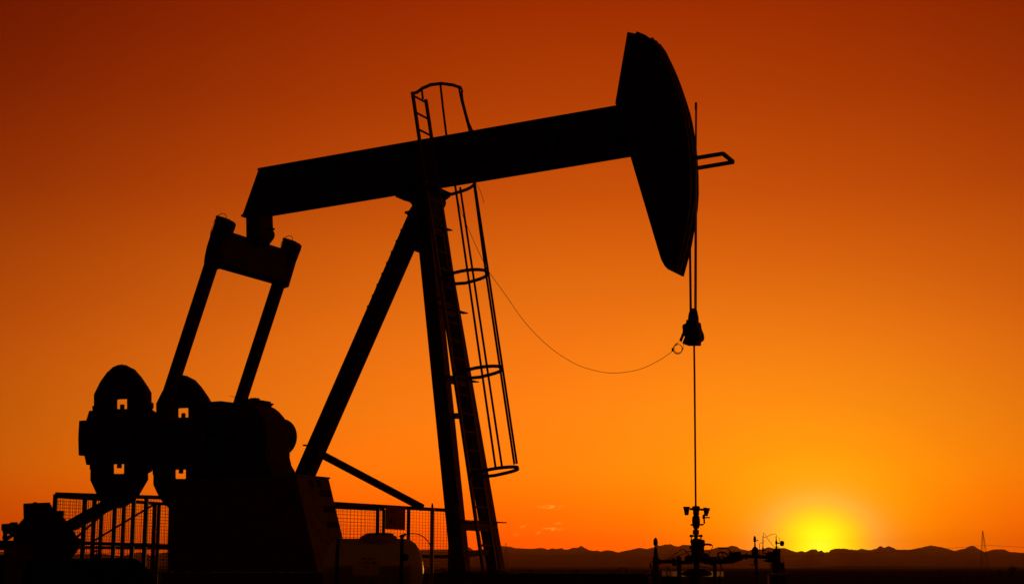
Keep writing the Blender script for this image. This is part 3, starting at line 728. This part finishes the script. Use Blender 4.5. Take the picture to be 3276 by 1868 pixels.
# ---------------------------------------------------------------- FOUNDATION, GROUND, MOUNTAINS
fb = MB().side([(us0 - .5, 0), (us1 + .3, 0), (us1 + .3, ZS - .315), (us0 - .5, ZS - .315)], -.85, .85)
tag(mk('concrete_foundation', fb, CONC, bevel=.02), 'long raised concrete block carrying the pumpjack skid beams', 'foundation')
gr = bmesh.new()
rings = [0.01] + [3 * 1.32 ** i for i in range(31)]
rings = [r for r in rings if r < 14000] + [14500]
NA = 96; prev = None
for r in rings:
    cur = []
    for k in range(NA):
        a = 2 * math.pi * k / NA
        x, y = r * math.sin(a), r * math.cos(a)
        z = 0
        if r > 60: z = -.15 + noise.noise((x * .01, y * .01, 0)) * .12
        cur.append(gr.verts.new((x, y, z)))
    if prev:
        for k in range(NA): gr.faces.new((prev[k], prev[(k + 1) % NA], cur[(k + 1) % NA], cur[k]))
    else: gr.faces.new(cur)
    prev = cur
class W_:  # wrap a bmesh
    def __init__(s, bm): s.bm = bm
o = mk('ground', W_(gr), GROUND); o.location.z = o.location.z; tag(o, kind='structure')

ridge = [(0, 1762), (60, 1768), (130, 1772), (200, 1774), (270, 1770), (332, 1770), (348, 1773), (386, 1778), (417, 1771), (442, 1765), (461, 1768), (478, 1775), (495, 1775), (510, 1768), (537, 1765), (600, 1758), (680, 1764), (760, 1755), (850, 1762), (940, 1752), (1020, 1760), (1100, 1754), (1180, 1762), (1260, 1755), (1340, 1757), (1430, 1757), (1470, 1750), (1497, 1748.5), (1522, 1762), (1545, 1760), (1575, 1750), (1606, 1745), (1630, 1747.5), (1652, 1752.5), (1691, 1754), (1711, 1754), (1729, 1751), (1742, 1753), (1753, 1757), (1766, 1752.5), (1779, 1755), (1797, 1752), (1806, 1757), (1818, 1756.5), (1832, 1751), (1847, 1751), (1860, 1745), (1871, 1751), (1885, 1758.5), (1900, 1761), (1911, 1759.6), (1922, 1763), (1942, 1758.5), (1959, 1760.7), (1979, 1766), (1994, 1762), (2020, 1757), (2047, 1751), (2070, 1754.7), (2091, 1750), (2115, 1744), (2129, 1741), (2146, 1739), (2161, 1746), (2174, 1746), (2189, 1741), (2210, 1743), (2254, 1758), (2269, 1757), (2284, 1753.6), (2301, 1749), (2326, 1749), (2343, 1744), (2358, 1747), (2373, 1756), (2398, 1760), (2411, 1755), (2438, 1756), (2460, 1749), (2481, 1753.6), (2512, 1751.5), (2534, 1760), (2551, 1764.6), (2568, 1761), (2578, 1764.6), (2599, 1756), (2613, 1756), (2619, 1763), (2630, 1759.5), (2638, 1765), (2654, 1764.6), (2659, 1758), (2674, 1753.7), (2702, 1753.7), (2729, 1757), (2743, 1758.5), (2757, 1754), (2784, 1758.5), (2805, 1754), (2820, 1745), (2832, 1751), (2846, 1745.4), (2873, 1757), (2914, 1757), (2945, 1751), (2980, 1743.4), (3010, 1748), (3035, 1754), (3055, 1761), (3086, 1754), (3115, 1743.4), (3137, 1756), (3153, 1764.6), (3175, 1757.8), (3194, 1755.5), (3213, 1756), (3237, 1764.6), (3276, 1767)]
def ridge_y(x):
    if x < 0: return 1760 + 9 * noise.noise((x * .012, 3.1, 0)) + 5 * noise.noise((x * .05, 1.7, 0)) + 2
    if x > 3276: return 1760 + 9 * noise.noise((x * .012, 8.1, 0)) + 5 * noise.noise((x * .05, 4.7, 0)) + 7 * math.exp(-(x - 3276) / 60)
    for (x0, y0), (x1, y1) in zip(ridge, ridge[1:]):
        if x0 <= x <= x1:
            t = (x - x0) / (x1 - x0); t2 = t * t * (3 - 2 * t) * .5 + t * .5
            return y0 + (y1 - y0) * t2 + .9 * noise.noise((x * .09, 0, 0)) + .5 * noise.noise((x * .25, 5, 0))
    return 1760
RC = 10500.0
rows = [(7600, 0.0), (8300, .16), (8900, .3), (9500, .52), (10050, .78), (RC, 1.0), (11000, .8), (11700, .45), (12600, -.01)]
bmn = bmesh.new(); prev = None
xs = []
x = -9000.0
while x < 12300:
    xs.append(x); x += 4 if -60 < x < 3340 else 25
for i, x in enumerate(xs):
    py = ridge_y(x)
    # bearing of that pixel column along the horizon
    d = ray(x, HOR); hd = Vector((d.x, d.y, 0)).normalized()
    de = ray(x, py); hh = math.sqrt(de.x ** 2 + de.y ** 2); crest = EYE + RC * de.z / hh
    cur = []
    for r, fr in rows:
        z = crest * fr
        if 0 < fr < 1: z *= 1 + .35 * noise.noise((hd.x * r * .0014, hd.y * r * .0014, 2)) + .2 * noise.noise((hd.x * r * .005, hd.y * r * .005, 7))
        z = z if fr > 0 else -2
        cur.append(bmn.verts.new((hd.x * r, hd.y * r, z)))
    if prev:
        for k in range(len(rows) - 1): bmn.faces.new((prev[k], cur[k], cur[k + 1], prev[k + 1]))
    prev = cur
o = mk('mountains', W_(bmn), ROCK, smooth=True); tag(o, kind='structure')

# low rise across the plain and a nearer field bank
def rise(name, R0, depth, yf, x0, x1, mat):
    b = bmesh.new(); prev = None; x = x0
    while x <= x1:
        d = ray(x, HOR); hd = Vector((d.x, d.y, 0)).normalized()
        zt = max(.05, EYE + R0 * (HOR - yf(x)) / F)
        cur = [b.verts.new((hd.x * r, hd.y * r, z)) for r, z in ((R0 - depth, -.4), (R0 - depth * .3, zt * .72), (R0, zt), (R0 + depth * .6, zt * .7), (R0 + depth * 1.5, -.4))]
        if prev:
            for k in range(4): b.faces.new((prev[k], cur[k], cur[k + 1], prev[k + 1]))
        prev = cur; x += 12
    return tag(mk(name, W_(b), mat, smooth=True), kind='structure')
rise('hills', 3200, 700, lambda x: (1812 if x < 2300 else 1812 + 9 * max(0, 1 - abs(x - 2450) / 250)) - 3 * math.exp(-((x - 2750) / 250) ** 2) + 1.2 * noise.noise((x * .02, 0, 0)) + .8 * noise.noise((x * .08, 3, 0)), -2500, 5800, GROUND)
rise('terrain', 300, 60, lambda x: 1834 - (0 if x > 2500 else 0) + 1.2 * noise.noise((x * .025, 9, 0)) + .9 * noise.noise((x * .11, 9, 0)), -2500, 5800, GROUND)

# shrubs and trees out on the plain
def shrub(px, py_top, py_base, wpx, Y, label, trunk=True):
    b0 = atY(px, py_base, Y); h = (py_base - py_top) / F * Y; wd = wpx / F * Y / 2
    b0.z = max(b0.z, -.1)
    t = thing('tree' if trunk else 'bush', b0, label, 'tree' if trunk else 'bush', 'scattered trees and bushes on the plain')
    m = MB()
    m.tube([b0 - Z * .3, b0 + Z * h * .3, b0 + Z * h * .55 + X * wd * .1], [wd * .12, wd * .09, wd * .05], 7)
    for a in range(5):
        an = a * 1.26
        m.tube([b0 + Z * h * .25, b0 + Z * h * .6 + X * wd * .55 * math.cos(an) + Vector((0, 1, 0)) * wd * .55 * math.sin(an)], [wd * .06, wd * .025], 5)
    mk('trunk', m, BARK, t)
    m = MB(); bm = m.bm
    for i in range(520):
        while True:
            v = Vector((random.uniform(-1, 1), random.uniform(-1, 1), random.uniform(-1, 1)))
            if .15 < v.length < 1: break
        if noise.noise(v * 2.2 + Vector((px, 0, 0))) < -.22: continue
        c = b0 + Vector((v.x * wd, v.y * wd, h * (.55 + .45 * v.z)))
        s = wd * random.uniform(.06, .14)
        a = Vector((random.gauss(0, 1), random.gauss(0, 1), random.gauss(0, 1))).normalized(); e = a.orthogonal().normalized(); g = a.cross(e)
        bm.faces.new([bm.verts.new(c + e * s * p + g * s * q) for p, q in ((-1, -.6), (.3, -1), (1, .2), (.1, 1))])
    mk('crown', m, LEAF, t)
shrub(3241, 1816, 1842, 28, 300, 'large round dark tree near the right edge below the far ridge')
shrub(3195, 1823, 1840, 14, 320, 'small dark bush just left of the large round tree at the right edge', False)
shrub(1843, 1819, 1831, 17, 420, 'round dark bush on the skyline of the plain midway between legs and wellhead', False)
shrub(1637, 1823, 1831, 9, 500, 'tiny dark bush beside the foot of the front right leg', False)
shrub(1871, 1823, 1831, 7, 480, 'tiny dark bush just right of the round bush midway along the skid beam', False)
shrub(1698, 1824, 1831, 18, 500, 'flat spreading low bush on the plain right of the front legs', False)
p0 = atY(3003, 1840, 300); p0.z = 0
tag(mk('field_post', MB().bar(p0, atY(3003, 1822, 300), .14, .14), BARK), 'lone short post standing in the dark field left of the lattice tower', 'post')
m = MB(); m.tube([atY(x, y, 40) for x, y in ((1978, 1850), (1979, 1822), (1983, 1816), (2000, 1815), (2005, 1817), (2006, 1850))], .012, 6)
tag(mk('bent_pipe_rail', m, STEEL), 'thin arched pipe rail sticking up beyond the skid beam left of the riser', 'pipe rail')

# lattice towers and lines
def tower(px_top, py_top, px_base, py_base, wtop, wbase, Y, label):
    b = atY(px_base, py_base, Y); b.z = 0; top = atY(px_top, py_top, Y); H = top.z
    t = thing('lattice_tower', b, label, 'pylon', 'power line towers on the plain')
    wb, wt = wbase / F * Y / 2, wtop / F * Y / 2
    th_ = .00048 * Y * .1
    m = MB()
    def corner(h, i):
        f = h / H; w = (wb + (wt - wb) * f) * (1 if True else 0); q = ((-1, -1), (1, -1), (1, 1), (-1, 1))[i]
        return Vector((b.x + q[0] * w, b.y + q[1] * w, h))
    hs_ = [0, .22, .42, .58, .7, .78, .85, .91, .95, 1.0]
    for i in range(4): m.bar(corner(0, i), corner(H, i), th_)
    mk('leg_frame', m, STEEL, t)
    m = MB()
    for h0, h1 in zip(hs_, hs_[1:]):
        for i in range(4):
            m.bar(corner(h0 * H, i), corner(h1 * H, (i + 1) % 4), th_ * .7); m.bar(corner(h0 * H, (i + 1) % 4), corner(h1 * H, i), th_ * .7); m.bar(corner(h1 * H, i), corner(h1 * H, (i + 1) % 4), th_ * .7)
    mk('bracing', m, STEEL, t)
    m = MB()
    for f in (.74, .84):
        z = f * H
        m.bar(Vector((b.x - wb * .1, b.y - wb * 1.5, z)), Vector((b.x + wb * .1, b.y + wb * 1.5, z)), th_ * .9)
    mk('cross_arm', m, STEEL, t)
    return t
tower(3143, 1697, 3151, 1838, 2, 24, 1500, 'tall lattice pylon standing near the right edge against the sky')
tower(1616, 1736, 1618, 1832, 2, 14, 2170, 'small distant lattice pylon just right of the front legs')
def line(pts, Y0, Y1, label, r=.13):
    m = MB(); n = len(pts); xs0, xs1 = pts[0][0], pts[-1][0]
    m.tube([atY(x, y, 1 / (1 / Y0 + (1 / Y1 - 1 / Y0) * (x - xs0) / (xs1 - xs0))) for x, y in pts], r, 5)
    tag(mk('power_line', m, ROPE), label, 'power line', 'power lines between the pylons')
def sag(lst, n=30):
    out = []
    for i in range(n + 1):
        x = lst[0][0] + (lst[-1][0] - lst[0][0]) * i / n
        for (x0, y0), (x1, y1) in zip(lst, lst[1:]):
            if x0 <= x <= x1 + 1e-6: out.append((x, y0 + (y1 - y0) * (x - x0) / (x1 - x0))); break
    return out
cA = [(x, 1744 + 40 * (1 - ((x - 2150) / (3146 - 2150.)) ** 2) if x > 2150 else 1784 - 14 * ((2150 - x) / 533.) ** 2) for x in range(1617, 3147, 50)] + [(3146, 1744)]
line(cA, 2170, 1500, 'thin power line sagging across the mountains between the two pylons')
cB = [(x, 1742 + 8 * ((x - 3146) / 130.) - .6 * ((x - 3146) / 130.) ** 2) for x in range(3146, 3700, 40)]
line(cB, 1500, 1330, 'thin power line running from the tall pylon out of the right edge')

# ---------------------------------------------------------------- HAZE
hb = MB().box(Vector((0, 0, 130)), Vector((15500, 0, 0)), Vector((0, 15500, 0)), Vector((0, 0, 134)))
hm = bpy.data.materials.new('haze'); hm.use_nodes = True
nt = hm.node_tree; nt.nodes.clear()
ov = nt.nodes.new('ShaderNodeOutputMaterial'); pv = nt.nodes.new('ShaderNodeVolumePrincipled')
pv.inputs['Color'].default_value = (1, .5, .18, 1); pv.inputs['Density'].default_value = 3.9e-5; pv.inputs['Anisotropy'].default_value = .35
nt.links.new(pv.outputs[0], ov.inputs['Volume'])
o = mk('haze', hb, hm); tag(o, kind='stuff')
o.display_type = 'WIRE'

# ---------------------------------------------------------------- SKY
_sd = ray(2625, 1762)
SUN_AZ, SUN_EL = math.degrees(math.atan2(_sd.x, _sd.y)), .75
w = bpy.data.worlds.new('World'); S.world = w; w.use_nodes = True
nt = w.node_tree; nt.nodes.clear()
def nd(t): return nt.nodes.new(t)
def mth(op, a, b=None, c=None):
    n = nd('ShaderNodeMath'); n.operation = op
    for i, v in enumerate((a, b, c)):
        if v is None: continue
        if isinstance(v, (int, float)): n.inputs[i].default_value = v
        else: nt.links.new(v, n.inputs[i])
    return n.outputs[0]
def mrange(v, a, b, c, d, smooth=False):
    n = nd('ShaderNodeMapRange'); n.clamp = True
    if smooth: n.interpolation_type = 'SMOOTHSTEP'
    nt.links.new(v, n.inputs[0])
    for i, q in enumerate((a, b, c, d)): n.inputs[i + 1].default_value = q
    return n.outputs[0]
def s2l(c):
    c /= 255.
    return c / 12.92 if c <= .04045 else ((c + .055) / 1.055) ** 2.4
def ramp(v, lo, hi, stops, interp='LINEAR'):
    n = nd('ShaderNodeValToRGB'); cr = n.color_ramp; cr.interpolation = interp
    nt.links.new(mrange(v, lo, hi, 0, 1), n.inputs[0])
    while len(cr.elements) < len(stops): cr.elements.new(.5)
    for e, (p, c) in zip(cr.elements, stops):
        e.position = (p - lo) / (hi - lo); e.color = (*c, 1)
    return n.outputs[0]
tcn = nd('ShaderNodeTexCoord'); sx = nd('ShaderNodeSeparateXYZ'); nt.links.new(tcn.outputs['Generated'], sx.inputs[0])
DEG = 180 / math.pi
el = mth('MULTIPLY', mth('ARCSINE', sx.outputs[2]), DEG)
az = mth('MULTIPLY', mth('ARCTAN2', sx.outputs[0], sx.outputs[1]), DEG)
def lin(c, g=1.0): return tuple(s2l(v) * g for v in c)
base = ramp(el, -3, 90, [(-3, (1.6, .115, 0)), (.6, (1.6, .122, 0)), (1.6, (1.5, .16, 0)), (3.4, (1.32, .236, .003)), (5.5, (1.1, .235, .006)), (8, (.955, .194, .0065)), (10, (.80, .155, .005)), (13.5, (.59, .083, .0026)), (17, (.44, .047, .001)), (20.5, (.335, .025, 0)), (28, lin((110, 26, 0))), (45, lin((60, 14, 4))), (90, lin((30, 9, 6)))])
kk = mrange(mth('ABSOLUTE', mth('SUBTRACT', el, 9)), 2, 10, .0013, .0017)
da = mth('SUBTRACT', az, 4.0)
hf = mth('POWER', math.e, mth('MULTIPLY', mth('MULTIPLY', mth('MULTIPLY', da, da), kk), -1))
ada = mth('ABSOLUTE', da)
hfg = mth('POWER', hf, mrange(el, 4, 9, 1.05, 1.45))
flo = mth('MULTIPLY', mrange(ada, 20, 50, 0, 1, True), mth('MULTIPLY', mrange(da, -40, 60, .05, .27), mrange(ada, 60, 170, 1, .08)))
hf = mth('ADD', hf, flo); hfg = mth('ADD', hfg, flo)
hv = nd('ShaderNodeCombineXYZ'); nt.links.new(hf, hv.inputs[0]); nt.links.new(hfg, hv.inputs[1]); nt.links.new(hfg, hv.inputs[2])
def vv(a, b):
    n = nd('ShaderNodeVectorMath'); n.operation = 'MULTIPLY'; nt.links.new(a, n.inputs[0]); nt.links.new(b, n.inputs[1]); return n.outputs[0]
ds = mth('SUBTRACT', az, SUN_AZ); de = mth('SUBTRACT', el, SUN_EL)
dist = mth('SQRT', mth('ADD', mth('MULTIPLY', mth('MULTIPLY', ds, ds), .85), mth('MULTIPLY', mth('MULTIPLY', de, de), 1.35)))
glow = ramp(dist, 0, 12, [(0, (.5, 1.7, .04)), (.5, (.4, 1.45, .012)), (1.0, (.3, .98, .01)), (1.4, (.2, .66, .02)), (1.75, (.15, .46, .036)), (1.98, (.1, .39, .042)), (2.2, (.09, .325, .028)), (2.5, (.08, .275, .012)), (2.9, (.07, .23, .004)), (3.3, (.06, .2, .001)), (4.2, (.04, .135, 0)), (6.0, (.02, .07, 0)), (9.0, (.008, .024, 0)), (12, (0, 0, 0))])
# little lit cloud wisps low over the ridge
def wisp(px, py, sxd, syd, amp):
    d = ray(px, py).normalized(); e0 = math.degrees(math.asin(d.z)); a0 = math.degrees(math.atan2(d.x, d.y))
    x_ = mth('DIVIDE', mth('SUBTRACT', az, a0), sxd); y_ = mth('DIVIDE', mth('SUBTRACT', el, e0), syd)
    return mth('MULTIPLY', mth('POWER', math.e, mth('MULTIPLY', mth('ADD', mth('MULTIPLY', x_, x_), mth('MULTIPLY', y_, y_)), -1)), amp)
nz = nd('ShaderNodeTexNoise'); nz.inputs['Scale'].default_value = 260; nz.inputs['Detail'].default_value = 5
mp_ = nd('ShaderNodeMapping'); mp_.inputs['Scale'].default_value = (1, 1, 3.2); nt.links.new(tcn.outputs['Generated'], mp_.inputs[0]); nt.links.new(mp_.outputs[0], nz.inputs['Vector'])
ws = None
for a in ((1760, 1620, .34, .05, .9), (1765, 1691, .32, .05, .9), (1785, 1674, .12, .04, .7), (1723, 1702, .1, .05, .9), (1672, 1684, .1, .05, .6), (1656, 1707, .12, .05, .6), (650, 1697, .5, .1, .6)):
    v = wisp(*a); ws = v if ws is None else mth('ADD', ws, v)
cl = mth('MULTIPLY', mrange(nz.outputs['Fac'], .42, .62, 0, 1, True), ws)
sky = nd('ShaderNodeTexSky'); sky.sky_type = 'NISHITA'; sky.sun_disc = False; sky.sun_elevation = R(SUN_EL); sky.sun_rotation = R(SUN_AZ)
def vmul(a, f):
    n = nd('ShaderNodeVectorMath'); n.operation = 'SCALE'; nt.links.new(a, n.inputs[0])
    if isinstance(f, (int, float)): n.inputs['Scale'].default_value = f
    else: nt.links.new(f, n.inputs['Scale'])
    return n.outputs[0]
def vadd(a, b):
    n = nd('ShaderNodeVectorMath'); n.operation = 'ADD'; nt.links.new(a, n.inputs[0]); nt.links.new(b, n.inputs[1]); return n.outputs[0]
def vcol(a, c):
    n = nd('ShaderNodeVectorMath'); n.operation = 'MULTIPLY'; nt.links.new(a, n.inputs[0]); n.inputs[1].default_value = c; return n.outputs[0]
cc_ = nd('ShaderNodeCombineXYZ'); nt.links.new(mth('MULTIPLY', cl, .1), cc_.inputs[0]); nt.links.new(mth('MULTIPLY', cl, .3), cc_.inputs[1]); nt.links.new(mth('MULTIPLY', cl, .04), cc_.inputs[2])
tot = vadd(vadd(vadd(vv(base, hv.outputs[0]), glow), cc_.outputs[0]), vcol(sky.outputs[0], (.0016, .0006, .0003)))
bgn = nd('ShaderNodeBackground'); nt.links.new(tot, bgn.inputs[0]); bgn.inputs[1].default_value = 1
wo = nd('ShaderNodeOutputWorld'); nt.links.new(bgn.outputs[0], wo.inputs[0])

sl_ = bpy.data.lights.new('sun', 'SUN'); sl_.energy = 1.2; sl_.angle = R(.5); sl_.color = (1, .36, .06)
so = bpy.data.objects.new('sun', sl_); COL.objects.link(so)
sd = Vector((math.sin(R(SUN_AZ)) * math.cos(R(1.0)), math.cos(R(SUN_AZ)) * math.cos(R(1.0)), math.sin(R(1.0))))
so.rotation_euler = sd.to_track_quat('Z', 'Y').to_euler(); so.location = (0, 0, 30)

# ---------------------------------------------------------------- CAMERA AND OUTPUT
cd = bpy.data.cameras.new('camera'); cam = bpy.data.objects.new('camera', cd); COL.objects.link(cam)
cd.sensor_width = 36; cd.sensor_fit = 'HORIZONTAL'; cd.lens = 36 * F / 3276.0; cd.clip_start = .1; cd.clip_end = 60000
cam.location = EYEV; cam.rotation_euler = (math.pi / 2 + TH, 0, 0)
S.camera = cam
S.view_settings.view_transform = 'Standard'; S.view_settings.look = 'None'; S.view_settings.exposure = 0; S.view_settings.gamma = 1
S.render.resolution_x, S.render.resolution_y = 1024, 583
S.cycles.volume_bounces = 0
S.cycles.max_bounces = 6
